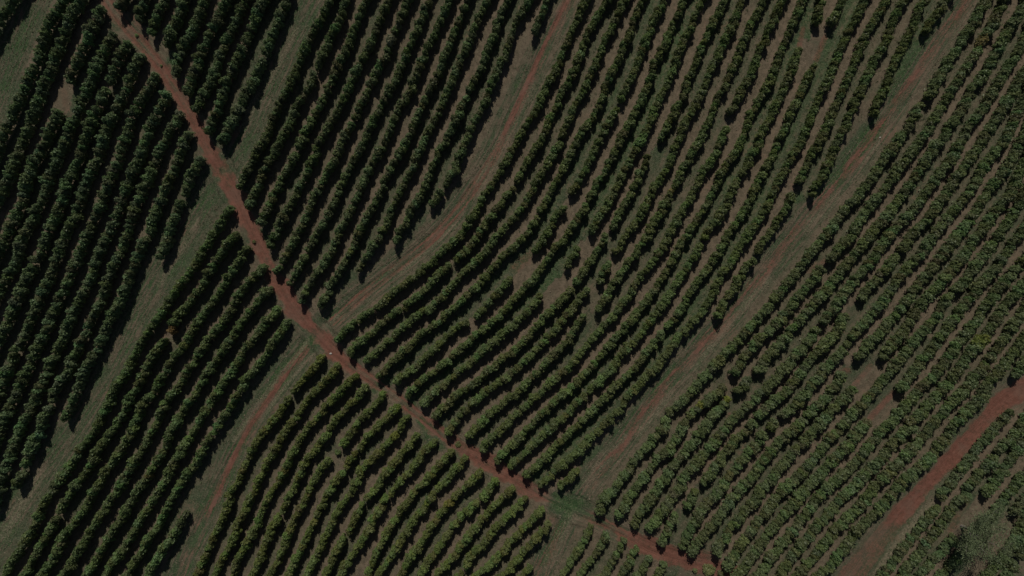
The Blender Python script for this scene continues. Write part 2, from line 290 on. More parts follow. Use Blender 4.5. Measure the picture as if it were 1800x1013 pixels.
def poly_field(line_px, x, y, maxd, h=0.0):
    """signed lateral distance and arc length to a polyline, inf where farther than maxd"""
    P = px2w([p[0] for p in line_px], [p[1] for p in line_px], h)
    P = smooth(resample(P, 1.5), 6)
    best = np.full(len(x), 1e9); U = np.full(len(x), 1e6); T = np.zeros(len(x))
    s = 0.0
    for a, c in zip(P[:-1], P[1:]):
        d = c - a; L = np.hypot(*d); d = d / L
        lo = np.minimum(a, c) - maxd; hi = np.maximum(a, c) + maxd
        m = np.nonzero((x > lo[0]) & (x < hi[0]) & (y > lo[1]) & (y < hi[1]))[0]
        rx = x[m] - a[0]; ry = y[m] - a[1]
        t = np.clip(rx * d[0] + ry * d[1], 0, L)
        ex = rx - t * d[0]; ey = ry - t * d[1]
        dist = np.hypot(ex, ey)
        q = dist < best[m]
        mi = m[q]
        best[mi] = dist[q]
        U[mi] = dist[q] * np.sign(d[0] * ry[q] - d[1] * rx[q] + 1e-12)
        T[mi] = s + t[q]
        s += L
    return best, U, T

def vnoise(x, y, scale, seed):
    """value noise in numpy"""
    r = np.random.default_rng(seed); n = 256
    tab = r.random((n, n))
    fx = x / scale + 1000.3; fy = y / scale + 1000.7
    ix = np.floor(fx).astype(int); iy = np.floor(fy).astype(int)
    tx = fx - ix; ty = fy - iy
    tx = tx * tx * (3 - 2 * tx); ty = ty * ty * (3 - 2 * ty)
    g = lambda a, c: tab[a % n, c % n]
    return ((g(ix, iy) * (1 - tx) + g(ix + 1, iy) * tx) * (1 - ty)
            + (g(ix, iy + 1) * (1 - tx) + g(ix + 1, iy + 1) * tx) * ty)

def sstep(a, b, v):
    t = np.clip((v - a) / (b - a), 0, 1)
    return t * t * (3 - 2 * t)

# streaks of bare soil and of green grass, in photo pixels: polyline, half width px, strength
SOIL = [
 ([(112,160),(116,185),(120,208)], 7, .55), ([(905,470),(935,448)], 12, .7), ([(925,495),(980,505)], 10, .35),
 ([(1412,50),(1405,80)], 5, .9), ([(1450,65),(1435,105)], 6, .9), ([(1448,462),(1425,475)], 9, .7), ([(1490,552),(1478,585)], 8, .6),
 ([(1483,652),(1492,652)], 6, .9), ([(1530,643),(1500,680),(1490,690)], 6, .8), ([(1570,690),(1548,715),(1530,735)], 6, 1.), ([(1530,735),(1515,775)], 9, .4),
 ([(1343,762),(1338,770)], 6, 1.), ([(1383,755),(1380,760)], 4, .9), ([(1278,735),(1283,728)], 4, .8), ([(1193,900),(1190,893)], 4, .6),
 ([(1706,165),(1698,172)], 4, .7), ([(1798,393),(1790,400)], 4, 1.), ([(1700,880),(1680,910),(1672,930)], 7, .8), ([(1680,925),(1660,945)], 6, .7),
 ([(1390,325),(1400,332)], 8, .7), ([(295,585),(288,592)], 6, .6), ([(1090,440),(1085,450)], 6, .5), ([(1160,890),(1200,900)], 6, .3),
 ([(965,915),(972,905)], 6, .7), ([(935,1000),(945,985)], 8, .6), ([(830,560),(838,575)], 5, .5), ([(600,545),(640,515),(720,470)], 3, .45),
 ([(655,480),(640,495)], 3, .3), ([(545,640),(535,615)], 6, .5), ([(260,62),(268,72)], 8, .5), ([(232,28),(245,45)], 6, .7)]
GREEN = [
 ([(1640,40),(1590,110),(1560,160)], 16, .9), ([(1545,215),(1500,270),(1470,310)], 18, .8), ([(1415,345),(1400,350)], 10, .9),
 ([(60,20),(30,90),(5,150)], 16, .75), ([(395,288),(375,330),(355,365)], 7, .8), ([(300,440),(270,500),(250,545)], 9, .35), ([(255,590),(225,640),(195,700)], 10, .6),
 ([(545,598),(510,630),(480,670),(462,700)], 8, 1.), ([(610,540),(560,565)], 9, .7), ([(680,475),(640,505)], 5, .6), ([(740,435),(800,380)], 4, .5),
 ([(1005,895),(985,925),(970,960),(955,990)], 9, .95), ([(1030,830),(1000,880)], 10, .7), ([(975,885),(1020,880)], 12, .8), ([(1020,905),(1070,925)], 8, .7), ([(1050,790),(1030,810)], 8, .6),
 ([(740,740),(750,752)], 8, .9), ([(655,683),(665,690)], 6, .8), ([(590,640),(600,648)], 6, .6), ([(755,770),(775,785)], 10, .8), ([(305,95),(315,110)], 8, .7), ([(460,405),(470,430)], 7, .9), ([(215,75),(225,88)], 7, .7),
 ([(1235,590),(1190,640),(1150,690)], 7, .7), ([(1120,720),(1080,760)], 8, .6), ([(1270,560),(1300,520)], 6, .5), ([(950,430),(960,460)], 5, .3),
 ([(95,850),(80,880)], 8, .6), ([(130,800),(110,830)], 8, .6), ([(1560,945),(1540,975)], 3, .3), ([(185,760),(150,800)], 7, .5),
 ([(400,850),(380,890)], 5, .5), ([(1190,955),(1150,960)], 5, .2)]
PALE = [
 ([(1640,885),(1600,925),(1570,965),(1545,1005)], 7, 1.), ([(1735,770),(1700,815),(1650,870)], 5, .6), ([(540,600),(505,645),(468,690),(436,735),(412,775)], 3.5, 1.), ([(552,622),(520,655),(488,695),(458,740)], 2.5, .8),
 ([(455,160),(430,215)], 6, .5), ([(520,50),(490,110),(470,150)], 4, .6), ([(1100,770),(1060,810),(1030,850)], 7, .6), ([(1005,905),(985,945),(960,995)], 9, .5),
 ([(70,830),(40,880),(5,940)], 10, .7), ([(345,390),(310,450),(280,500)], 5, .5), ([(900,220),(870,290),(840,340)], 6, .4), ([(930,150),(900,210)], 8, .4),
 ([(570,575),(600,552)], 5, .5), ([(1780,715),(1795,730)], 6, .5), ([(1420,400),(1470,345)], 8, .4), ([(1350,490),(1290,560),(1220,645)], 5, .6), ([(1180,690),(1120,765)], 5, .7), ([(1560,230),(1510,295)], 4, .5), ([(890,225),(860,280),(835,318)], 3, .8), ([(800,395),(750,443),(700,482)], 2.5, .7)]

def field(lst, x, y):
    out = np.zeros(len(x))
    for line, hw, st in lst:
        r = hw * MPP
        d, _, _ = poly_field(line, x, y, r * 2.2 + 0.5)
        out = np.maximum(out, st * (1 - sstep(r * 0.45, r * 1.7, d)))
    return out

# nearest coffee row for every ground point
allp, alli, allt = [], [], []
for ri, r in enumerate(rows):
    for s in r['segs']:
        t = np.gradient(s, axis=0)
        for p, q in zip(s, t):
            allp.append(p); alli.append(ri); allt.append(q)
kd = kdtree.KDTree(len(allp))
for k, p in enumerate(allp):
    kd.insert((p[0], p[1], 0), k)
kd.balance()
ALLEY = {}
def alley_green(block, k):
    if block == 'D':
        return (0.85 if k % 2 == 0 else 0.10) + 0.25 * math.sin(k * 2.3)
    return 0.42 + 0.30 * math.sin(k * 2.9 + ord(block))
fine = (np.abs(gxf) < 100) & (np.abs(gyf) < 60)
rowd = np.full(len(gxf), 9.0); gal = np.full(len(gxf), 0.4)
idx = np.nonzero(fine)[0]
for i in idx:
    x, y = gxf[i], gyf[i]
    _, k, d = kd.find((x, y, 0))
    r = rows[alli[k]]; t = allt[k]
    side = 1 if t[0] * (y - allp[k][1]) - t[1] * (x - allp[k][0]) > 0 else 0
    rowd[i] = d
    gal[i] = alley_green(r['block'], r['index'] + side) if d < 3.2 else 0.40

def soil_main(x, y, line, wfun, amp, seed):
    d, u, t = poly_field(line, x, y, 6.0)
    n = (vnoise(x, y, 1.6, seed) - .5) * 1.2 + (vnoise(x, y, 0.5, seed + 1) - .5) * 0.6
    w = wfun
    return 1 - sstep(-0.45, 0.55, d - w + n * amp), d, u, t

rw_x = np.array([v[0] for v in ROAD_W]); rw_w = np.array([v[1] for v in ROAD_W]) * MPP * 0.94
road_hw = np.interp(gxf / MPP + 900, rw_x, rw_w)
s_road, d_road, u_road, t_road = soil_main(gxf, gyf, ROAD, road_hw, 1.0, 11)
s_red5, d_red5, u_red5, t_red5 = soil_main(gxf, gyf, RED5, np.interp(506.5 - gyf / MPP, [680, 720, 860, 940, 1013], [2.0, 1.5, 1.45, 1.9, 2.3]), 0.6, 21)
tu = np.zeros(len(gxf)); tt = np.zeros(len(gxf)); tm = np.zeros(len(gxf)); bt = np.full(len(gxf), 1e9)
chan = np.zeros(len(gxf))
s_tr = np.zeros(len(gxf))
py_of = 506.5 - gyf / MPP
px_of = 900 + gxf / MPP
for ti, (line, mode) in enumerate(((T1, 1), (T2, 2), (T3, 3), (T4, 4))):
    d, u, t = poly_field(line, gxf, gyf, 6.0)
    q = d < bt
    tu[q] = u[q] + 37 * ti; tt[q] = t[q]; bt[q] = d[q]
    chan = np.maximum(chan, np.exp(-(d / 1.7) ** 2))
    nn = vnoise(t, u * 3.0, 2.6, 50 + ti); n2 = vnoise(gxf, gyf, 3.5, 70 + ti)
    if mode == 4:
        k = (1 - sstep(0.15, 0.75, np.abs(u + 0.15 + (n2 - .5) * 0.9))) * (0.50 + 0.36 * nn)
        k *= np.where(py_of > 800, 0.55, 1.0)
        rut = np.exp(-((np.abs(u + 0.1) - 0.80) / 0.20) ** 2) * 0.62 * (0.4 + nn)
        s_tr = np.maximum.reduce([s_tr, k, rut, 0.36 * (1 - sstep(0.7, 1.8, np.abs(u)))])
    elif mode == 3:
        low = sstep(600, 680, py_of)
        top = 1 - sstep(200, 320, py_of)
        mid = (1 - top) * (1 - low)
        k = (1 - sstep(0.20, 0.85, np.abs(u + 0.35 * top))) * (0.75 + 0.4 * nn)
        k = k * np.clip(0.95 * top + 0.40 * mid + 1.1 * low * (1 - sstep(860, 960, py_of)), 0, 1)
        rut = (np.exp(-((u - 0.55 + (n2 - .5) * .3) / 0.17) ** 2) + np.exp(-((u + 0.60 + (n2 - .5) * .3) / 0.20) ** 2)) * (1.25 * mid + 0.6 * top + 0.35 * low)
        s_tr = np.maximum.reduce([s_tr, k, rut * (0.6 + 0.5 * nn), 0.30 * (1 - sstep(0.7, 1.7, np.abs(u)))])
        darkrut = np.exp(-((u - 0.55 + (n2 - .5) * .3) / 0.17) ** 2) + np.exp(-((u + 0.60 + (n2 - .5) * .3) / 0.20) ** 2)
        rutz = np.where(d < 2, np.clip(darkrut, 0, 1), 0) * (d_road > 2)
    elif mode == 2:
        s_tr = np.maximum(s_tr, 0.22 * (1 - sstep(0.3, 1.2, np.abs(u + 0.5))) * sstep(.4, .7, nn))
tm = 1 - sstep(1.6, 3.2, bt)
# the road's own frame wins near the road
q = d_road < 2.4
tu[q] = u_road[q] + 300; tt[q] = t_road[q]; tm[q] = 0.45
q = d_red5 < 2.6
tu[q] = u_red5[q] + 400; tt[q] = t_red5[q]; tm[q] = 0.30
# little soil shows where tracks cross the main road
# the road is bare in places and half grown over in others
patch = 0.55 * vnoise(gxf, gyf, 3.4, 41) + 0.45 * vnoise(gxf, gyf, 1.3, 42)
grown = np.interp(px_of, [0, 170, 260, 330, 400, 560, 620, 680, 790, 830, 930, 960, 1080, 1120, 1300], [.35, .35, .30, .15, .05, .05, .22, .42, .30, .08, .15, .40, .35, .08, .08])
s_road = s_road * np.clip(1.0 - grown * 1.1 - 0.5 * (patch - 0.45), 0, 1)
rut_road = np.exp(-((np.abs(u_road + (patch - .5) * .35) - 0.62) / 0.20) ** 2) * (d_road < 2)
s_road = np.clip(s_road + rut_road * (0.15 + 0.75 * grown) * (s_road > 0.15) - 0.25 * np.exp(-(u_road / 0.28) ** 2) * (grown > .2), 0, 1)
rutz = np.maximum(rutz, rut_road * 0.75)
soil = np.maximum.reduce([s_road * 0.97, s_red5 * np.clip(1.0 - 0.45 * sstep(880, 960, 506.5 - gyf / MPP) - 0.4 * (patch - .45), 0, 1), s_tr * (1 - 0.5 * (d_road < 3)), field(SOIL, gxf, gyf) * 0.66])
green = np.maximum(field(GREEN, gxf, gyf), np.where(bt < 3.0, np.where(px_of < 560, 0.55, 0.40), gal * 0.80))
cross = np.exp(-(((px_of - 1003) / 40) ** 2 + ((py_of - 885) / 22) ** 2))
soil *= 1 - 0.85 * cross
soil *= 1 - 0.60 * np.exp(-(((px_of - 394) / 16) ** 2 + ((py_of - 298) / 9) ** 2))
soil *= 1 - 0.40 * np.exp(-(((px_of - 552) / 14) ** 2 + ((py_of - 588) / 9) ** 2))
green = np.maximum.reduce([green, 1.15 * cross, 1.0 * np.exp(-(((px_of - 385) / 16) ** 2 + ((py_of - 312) / 14) ** 2)), 1.1 * np.exp(-(((px_of - 535) / 18) ** 2 + ((py_of - 604) / 12) ** 2))])
pale = field(PALE, gxf, gyf) * (1 - 0.8 * cross)
litter = np.exp(-((rowd - 0.95) / 0.45) ** 2)
n_big = vnoise(gxf, gyf, 9.0, 5)
soil = np.maximum(soil, 0.30 * sstep(0.55, 0.85, vnoise(gxf, gyf, 3.2, 8)) * (rowd < 2.2))
gz = terrain0(gxf, gyf) * np.clip(1.6 - np.hypot(gxf, gyf) / 400, 0, 1)
gz = gz - 0.16 * chan - 0.10 * (1 - sstep(0.4, 2.0, d_road)) - 0.10 * (1 - sstep(0.4, 2.2, d_red5))
gz += (vnoise(gxf, gyf, 0.9, 3) - .5) * 0.10 * fine
gz += 0.12 * np.exp(-(rowd / 0.7) ** 2) - 0.14 * rutz
ATT = dict(soil=soil, green=green, pale=pale, litter=litter, tu=tu, tt=tt, tm=tm)
gz2 = gz.reshape(NY, NX)

def ground_z(x, y):
    x = np.atleast_1d(x); y = np.atleast_1d(y)
    i = np.clip(np.searchsorted(gx, x) - 1, 0, NX - 2); j = np.clip(np.searchsorted(gy, y) - 1, 0, NY - 2)
    fx = (x - gx[i]) / (gx[i + 1] - gx[i]); fy = (y - gy[j]) / (gy[j + 1] - gy[j])
    return ((gz2[j, i] * (1 - fx) + gz2[j, i + 1] * fx) * (1 - fy) + (gz2[j + 1, i] * (1 - fx) + gz2[j + 1, i + 1] * fx) * fy)

def gsample(A, x, y):
    i = np.clip(np.rint((x - gx[0]) * 0).astype(int) + np.searchsorted(gx, x), 0, NX - 1)
    j = np.clip(np.searchsorted(gy, y), 0, NY - 1)
    return A.reshape(NY, NX)[j, i]

# ------------------------------------------------------------------ materials
class NT:
    def __init__(self, name):
        self.m = bpy.data.materials.new(name); self.m.use_nodes = True
        self.t = self.m.node_tree; self.t.nodes.clear()
        self.out = self.t.nodes.new('ShaderNodeOutputMaterial')
        self.b = self.t.nodes.new('ShaderNodeBsdfPrincipled')
        self.t.links.new(self.b.outputs[0], self.out.inputs['Surface'])
    def n(self, kind, **kw):
        nd = self.t.nodes.new(kind)
        for k, v in kw.items():
            setattr(nd, k, v)
        return nd
    def l(self, a, b):
        self.t.links.new(a, b)
    def val(self, sock, v):
        if hasattr(v, 'node'):
            self.l(v, sock)
        else:
            sock.default_value = v
    def math(self, op, a, b=0.0, c=0.0, clamp=False):
        nd = self.n('ShaderNodeMath', operation=op, use_clamp=clamp)
        for s, v in zip(nd.inputs, (a, b, c)):
            self.val(s, v)
        return nd.outputs[0]
    def mix(self, f, a, b):
        nd = self.n('ShaderNodeMix', data_type='RGBA')
        self.val(nd.inputs[0], f)
        for s, v in ((nd.inputs[6], a), (nd.inputs[7], b)):
            if hasattr(v, 'node'):
                self.l(v, s)
            else:
                s.default_value = (*v, 1)
        return nd.outputs[2]
    def noise(self, scale, detail=4, rough=0.55, vec=None, dist=0.0):
        nd = self.n('ShaderNodeTexNoise')
        nd.inputs['Scale'].default_value = scale; nd.inputs['Detail'].default_value = detail
        nd.inputs['Roughness'].default_value = rough; nd.inputs['Distortion'].default_value = dist
        if vec is not None:
            self.l(vec, nd.inputs['Vector'])
        return nd.outputs[0]
    def step(self, v, a, b):
        nd = self.n('ShaderNodeMapRange', interpolation_type='SMOOTHSTEP')
        self.val(nd.inputs[0], v); nd.inputs[1].default_value = a; nd.inputs[2].default_value = b
        return nd.outputs[0]
    def attr(self, name):
        return self.n('ShaderNodeAttribute', attribute_name=name).outputs['Fac']

def ground_material():
    m = NT('dry_ground')
    geo = m.n('ShaderNodeNewGeometry').outputs['Position']
    soil, green, pale, litter = (m.attr(a) for a in ('soil', 'green', 'pale', 'litter'))
    tu, tt, tm = m.attr('tu'), m.attr('tt'), m.attr('tm')
    cv = m.n('ShaderNodeCombineXYZ')
    m.l(m.math('MULTIPLY', tu, 2.6), cv.inputs[0]); m.l(m.math('MULTIPLY', tt, 0.16), cv.inputs[1])
    streak = m.noise(1.0, 4, 0.6, cv.outputs[0])
    streak = m.math('MULTIPLY', m.math('MULTIPLY', m.math('SUBTRACT', m.step(streak, 0.36, 0.64), 0.5), 0.75), tm)
    n1 = m.noise(0.22, 5, 0.6, geo)          # metres-wide drifts
    n2 = m.noise(1.3, 5, 0.65, geo)          # tussocks
    n3 = m.noise(3.6, 5, 0.75, geo)           # straw and clods
    n4 = m.noise(17.0, 2, 0.6, geo)
    tan = m.mix(m.step(n2, 0.32, 0.70), (0.092, 0.073, 0.047), (0.156, 0.121, 0.080))
    olive = m.mix(m.step(n3, 0.35, 0.68), (0.042, 0.056, 0.029), (0.074, 0.088, 0.047))
    lush = m.mix(m.step(n3, 0.35, 0.68), (0.033, 0.064, 0.023), (0.060, 0.098, 0.038))
    g = m.math('ADD', green, m.math('MULTIPLY', m.math('SUBTRACT', n1, 0.5), 1.1))
    g = m.math('ADD', g, m.math('MULTIPLY', m.math('SUBTRACT', n2, 0.5), 0.9))
    g = m.math('SUBTRACT', g, m.math('MULTIPLY', streak, 0.9))
    c = m.mix(m.step(g, 0.12, 0.68), tan, olive)
    c = m.mix(m.step(g, 0.60, 1.05), c, lush)
    # leaf litter at the foot of the hedges
    lf = m.math('MULTIPLY', litter, m.step(n2, 0.40, 0.62))
    c = m.mix(m.math('MULTIPLY', lf, 0.55), c, (0.165, 0.118, 0.080))
    # pale straw
    straw = m.math('MULTIPLY', m.step(n3, 0.48, 0.66), m.math('ADD', m.math('MULTIPLY', pale, 0.75), 0.22))
    c = m.mix(straw, c, (0.275, 0.225, 0.150))
    c = m.mix(m.math('MULTIPLY', pale, 0.30), c, (0.25, 0.20, 0.13))
    # bare red earth
    red = m.mix(m.step(n2, 0.3, 0.72), (0.122, 0.048, 0.032), (0.185, 0.079, 0.053))
    red = m.mix(m.math('MULTIPLY', m.step(n3, 0.50, 0.72), 0.45), red, (0.225, 0.125, 0.090))
    red = m.mix(m.math('MULTIPLY', m.step(n1, 0.50, 0.66), 0.50), red, (0.140, 0.088, 0.062))
    red = m.mix(m.math('MULTIPLY', m.math('ADD', streak, 0.05), 0.8, 0.0, True), red, (0.205, 0.118, 0.084))
    s = m.math('ADD', soil, m.math('MULTIPLY', m.math('SUBTRACT', n2, 0.5), 0.9))
    s = m.math('ADD', s, m.math('MULTIPLY', m.math('SUBTRACT', n3, 0.5), 0.8))
    s = m.math('ADD', s, m.math('MULTIPLY', m.math('SUBTRACT', n1, 0.5), 0.7))
    s = m.math('ADD', s, m.math('MULTIPLY', streak, 0.6))
    sm = m.math('MULTIPLY', m.step(s, 0.22, 1.0), m.step(soil, 0.02, 0.2))
    c = m.mix(sm, c, red)
    c = m.mix(m.math('MULTIPLY', m.step(n4, 0.30, 0.55), 0.30), m.mix(0.5, c, (0.05, 0.04, 0.028)), c) if False else c
    m.l(c, m.b.inputs['Base Color'])
    m.b.inputs['Roughness'].default_value = 0.95
    m.b.inputs['Specular IOR Level'].default_value = 0.15
    hgt = m.math('ADD', m.math('MULTIPLY', n3, 0.8), m.math('ADD', m.math('MULTIPLY', n4, 0.4), m.math('MULTIPLY', streak, 0.7)))
    bp = m.n('ShaderNodeBump'); bp.inputs['Strength'].default_value = 0.9; bp.inputs['Distance'].default_value = 0.14
    m.l(hgt, bp.inputs['Height']); m.l(bp.outputs[0], m.b.inputs['Normal'])
    return m.m

def leaf_material(name, dark, light, yellow, rough=0.42, spec=0.5):
    m = NT(name)
    oi = m.n('ShaderNodeObjectInfo')
    lr = m.attr('lr')
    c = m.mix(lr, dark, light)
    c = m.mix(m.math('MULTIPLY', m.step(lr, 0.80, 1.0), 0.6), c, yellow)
    hs = m.n('ShaderNodeHueSaturation')
    m.l(m.math('ADD', 0.478, m.math('MULTIPLY', oi.outputs['Random'], 0.04)), hs.inputs['Hue'])
    m.l(m.math('ADD', 0.78, m.math('MULTIPLY', oi.outputs['Random'], 0.45)), hs.inputs['Value'])
    m.l(c, hs.inputs['Color'])
    mul = m.n('ShaderNodeMix', data_type='RGBA', blend_type='MULTIPLY'); mul.inputs[0].default_value = 1.0
    m.l(hs.outputs[0], mul.inputs[6]); m.l(oi.outputs['Color'], mul.inputs[7])
    m.l(mul.outputs[2], m.b.inputs['Base Color'])
    m.b.inputs['Roughness'].default_value = rough
    m.b.inputs['Specular IOR Level'].default_value = spec
    tr = m.n('ShaderNodeBsdfTranslucent'); m.l(mul.outputs[2], tr.inputs['Color'])
    ms = m.n('ShaderNodeMixShader'); ms.inputs[0].default_value = 0.38
    m.l(m.b.outputs[0], ms.inputs[1]); m.l(tr.outputs[0], ms.inputs[2]); m.l(ms.outputs[0], m.out.inputs['Surface'])
    return m.m

def bark_material(name, a, b):
    m = NT(name)
    geo = m.n('ShaderNodeNewGeometry').outputs['Position']
    n = m.noise(9.0, 5, 0.7, geo)
    m.l(m.mix(m.step(n, 0.3, 0.7), a, b), m.b.inputs['Base Color'])
    m.b.inputs['Roughness'].default_value = 0.9
    return m.m

def grass_material(name, a, b):
    m = NT(name)
    lr = m.attr('lr')
    m.l(m.mix(lr, a, b), m.b.inputs['Base Color'])
    m.b.inputs['Roughness'].default_value = 0.8
    m.b.inputs['Specular IOR Level'].default_value = 0.2
    return m.m

M_GROUND = ground_material()
M_LEAF = leaf_material('coffee_leaf', (0.089, 0.119, 0.054), (0.159, 0.196, 0.086), (0.250, 0.250, 0.106), 0.50, 0.35)
M_TREE = leaf_material('tree_leaf', (0.108, 0.138, 0.064), (0.188, 0.214, 0.104), (0.262, 0.262, 0.140), 0.6, 0.3)
M_BARK = bark_material('grey_bark', (0.10, 0.085, 0.07), (0.20, 0.17, 0.14))
M_DRY = grass_material('straw', (0.110, 0.088, 0.055), (0.235, 0.192, 0.130))
M_GREENG = grass_material('green_blades', (0.038, 0.056, 0.022), (0.085, 0.100, 0.045))
M_STONE = bark_material('pale_stone', (0.30, 0.27, 0.23), (0.50, 0.46, 0.41))

# ------------------------------------------------------------------ ground and roads
ii = (np.arange(NY - 1)[:, None] * NX + np.arange(NX - 1)[None, :]).ravel()
F = np.stack([ii, ii + 1, ii + 1 + NX, ii + NX], -1)
ground = new_obj('ground', mesh_np('ground', np.stack([gxf, gyf, gz], -1), F, True, ATT), M_GROUND)
ground['kind'] = 'structure'

def strip(name, line, hw_of, n=14):
    """a road as its own sheet laid just over the ground, with an uneven edge"""
    P = px2w([p[0] for p in line], [p[1] for p in line])
    P = smooth(resample(smooth(resample(P, 1.5), 6), 0.3), 3)
    t = np.gradient(P, axis=0); t /= np.linalg.norm(t, axis=1)[:, None]
    nrm = np.stack([-t[:, 1], t[:, 0]], -1)
    sarc = np.arange(len(P)) * 0.3
    hw = hw_of(P)
    L = hw * (0.80 + 0.45 * vnoise(sarc, sarc * 0 + 3, 1.7, 91) + 0.15 * vnoise(sarc, sarc * 0, 0.5, 92))
    R = hw * (0.80 + 0.45 * vnoise(sarc, sarc * 0 + 9, 1.9, 93) + 0.15 * vnoise(sarc, sarc * 0, 0.5, 94))
    u = np.linspace(-1, 1, n)
    off = np.where(u[None, :] < 0, u[None, :] * L[:, None], u[None, :] * R[:, None])
    XY = P[:, None, :] + nrm[:, None, :] * off[..., None]
    x, y = XY[..., 0].ravel(), XY[..., 1].ravel()
    z = ground_z(x, y) + 0.012
    at = {}
    i = np.clip(np.searchsorted(gx, x) - 1, 0, NX - 2); j = np.clip(np.searchsorted(gy, y) - 1, 0, NY - 2)
    fx = (x - gx[i]) / (gx[i + 1] - gx[i]); fy = (y - gy[j]) / (gy[j + 1] - gy[j])
    for k, a in ATT.items():
        A = a.reshape(NY, NX)
        if k in ('tu', 'tt'):
            at[k] = A[j, i]
        else:
            at[k] = (A[j, i] * (1 - fx) + A[j, i + 1] * fx) * (1 - fy) + (A[j + 1, i] * (1 - fx) + A[j + 1, i + 1] * fx) * fy
    if name != 'grass_track':
        at['tu'] = (off + 300).ravel(); at['tt'] = np.repeat(sarc, n)
    m = len(P)
    ii = (np.arange(m - 1)[:, None] * n + np.arange(n - 1)[None, :]).ravel()
    F = np.stack([ii, ii + n, ii + n + 1, ii + 1], -1)
    o = new_obj(name, mesh_np(name, np.stack([x, y, z], -1), F, True, at), M_GROUND)
    # keep faces pointing up
    if o.data.polygons[0].normal.z < 0:
        o.data.flip_normals()
    o['kind'] = 'structure'
    return o

strip('dirt_road', ROAD, lambda P: np.interp(P[:, 0] / MPP + 900, rw_x, rw_w) * 1.0)
strip('red_road', RED5, lambda P: np.full(len(P), 1.5))
for ln in (T1, T2, T3, T4):
    strip('grass_track', ln, lambda P: np.full(len(P), 0.95), 8)

# ------------------------------------------------------------------ grass tufts (nobody could count them)
def tufts(name, n, mat, keep, size, seed):
    r = np.random.default_rng(seed)
    x = r.uniform(-97, 97, n); y = r.uniform(-57, 57, n)
    m = r.random(n) < keep(x, y)
    x, y = x[m], y[m]; n = len(x)
    z = ground_z(x, y)
    B = 5
    a = r.uniform(0, 2 * np.pi, (n, B)); s = size * r.uniform(0.5, 1.3, (n, 1)) * r.uniform(0.6, 1.2, (n, B))
    el = r.uniform(0.25, 1.1, (n, B))
    dx, dy, dz = np.cos(a) * np.cos(el), np.sin(a) * np.cos(el), np.sin(el)
    px, py = -np.sin(a) * 0.16 * s, np.cos(a) * 0.16 * s
    base = np.stack([x, y, z - 0.03], -1)[:, None, :]
    v0 = base + np.stack([px, py, 0 * px], -1); v1 = base - np.stack([px, py, 0 * px], -1)
    v2 = base + np.stack([dx * s, dy * s, dz * s], -1)
    V = np.stack([v0, v1, v2], 2).reshape(-1, 3)
    F = np.arange(len(V)).reshape(-1, 3)
    lr = np.repeat(np.clip(r.random((n, 1)) * 0.8 + r.random((n, B)) * 0.4, 0, 1).ravel(), 3)
    o = new_obj(name, mesh_np(name, V, F, False, dict(lr=lr)), mat)
    o['kind'] = 'stuff'
    return o
inside = lambda x, y: (gsample(rowd, x, y) > 0.55)
g1 = tufts('dry_grass', 130000, M_DRY, lambda x, y: inside(x, y) * np.clip(0.22 + 0.8 * gsample(pale, x, y) + 0.50 * gsample(tm, x, y) - 1.1 * gsample(soil, x, y) - 0.3 * gsample(green, x, y), 0, 1), 0.27, 31)
g1['label'] = 'short dry straw coloured grass between the rows and on the tracks'; g1['category'] = 'grass'
g2 = tufts('green_grass', 130000, M_GREENG, lambda x, y: inside(x, y) * np.clip(0.75 * gsample(green, x, y) - 0.9 * gsample(soil, x, y), 0, 1), 0.30, 32)
g2['label'] = 'short green grass between the rows and on the tracks'; g2['category'] = 'grass'

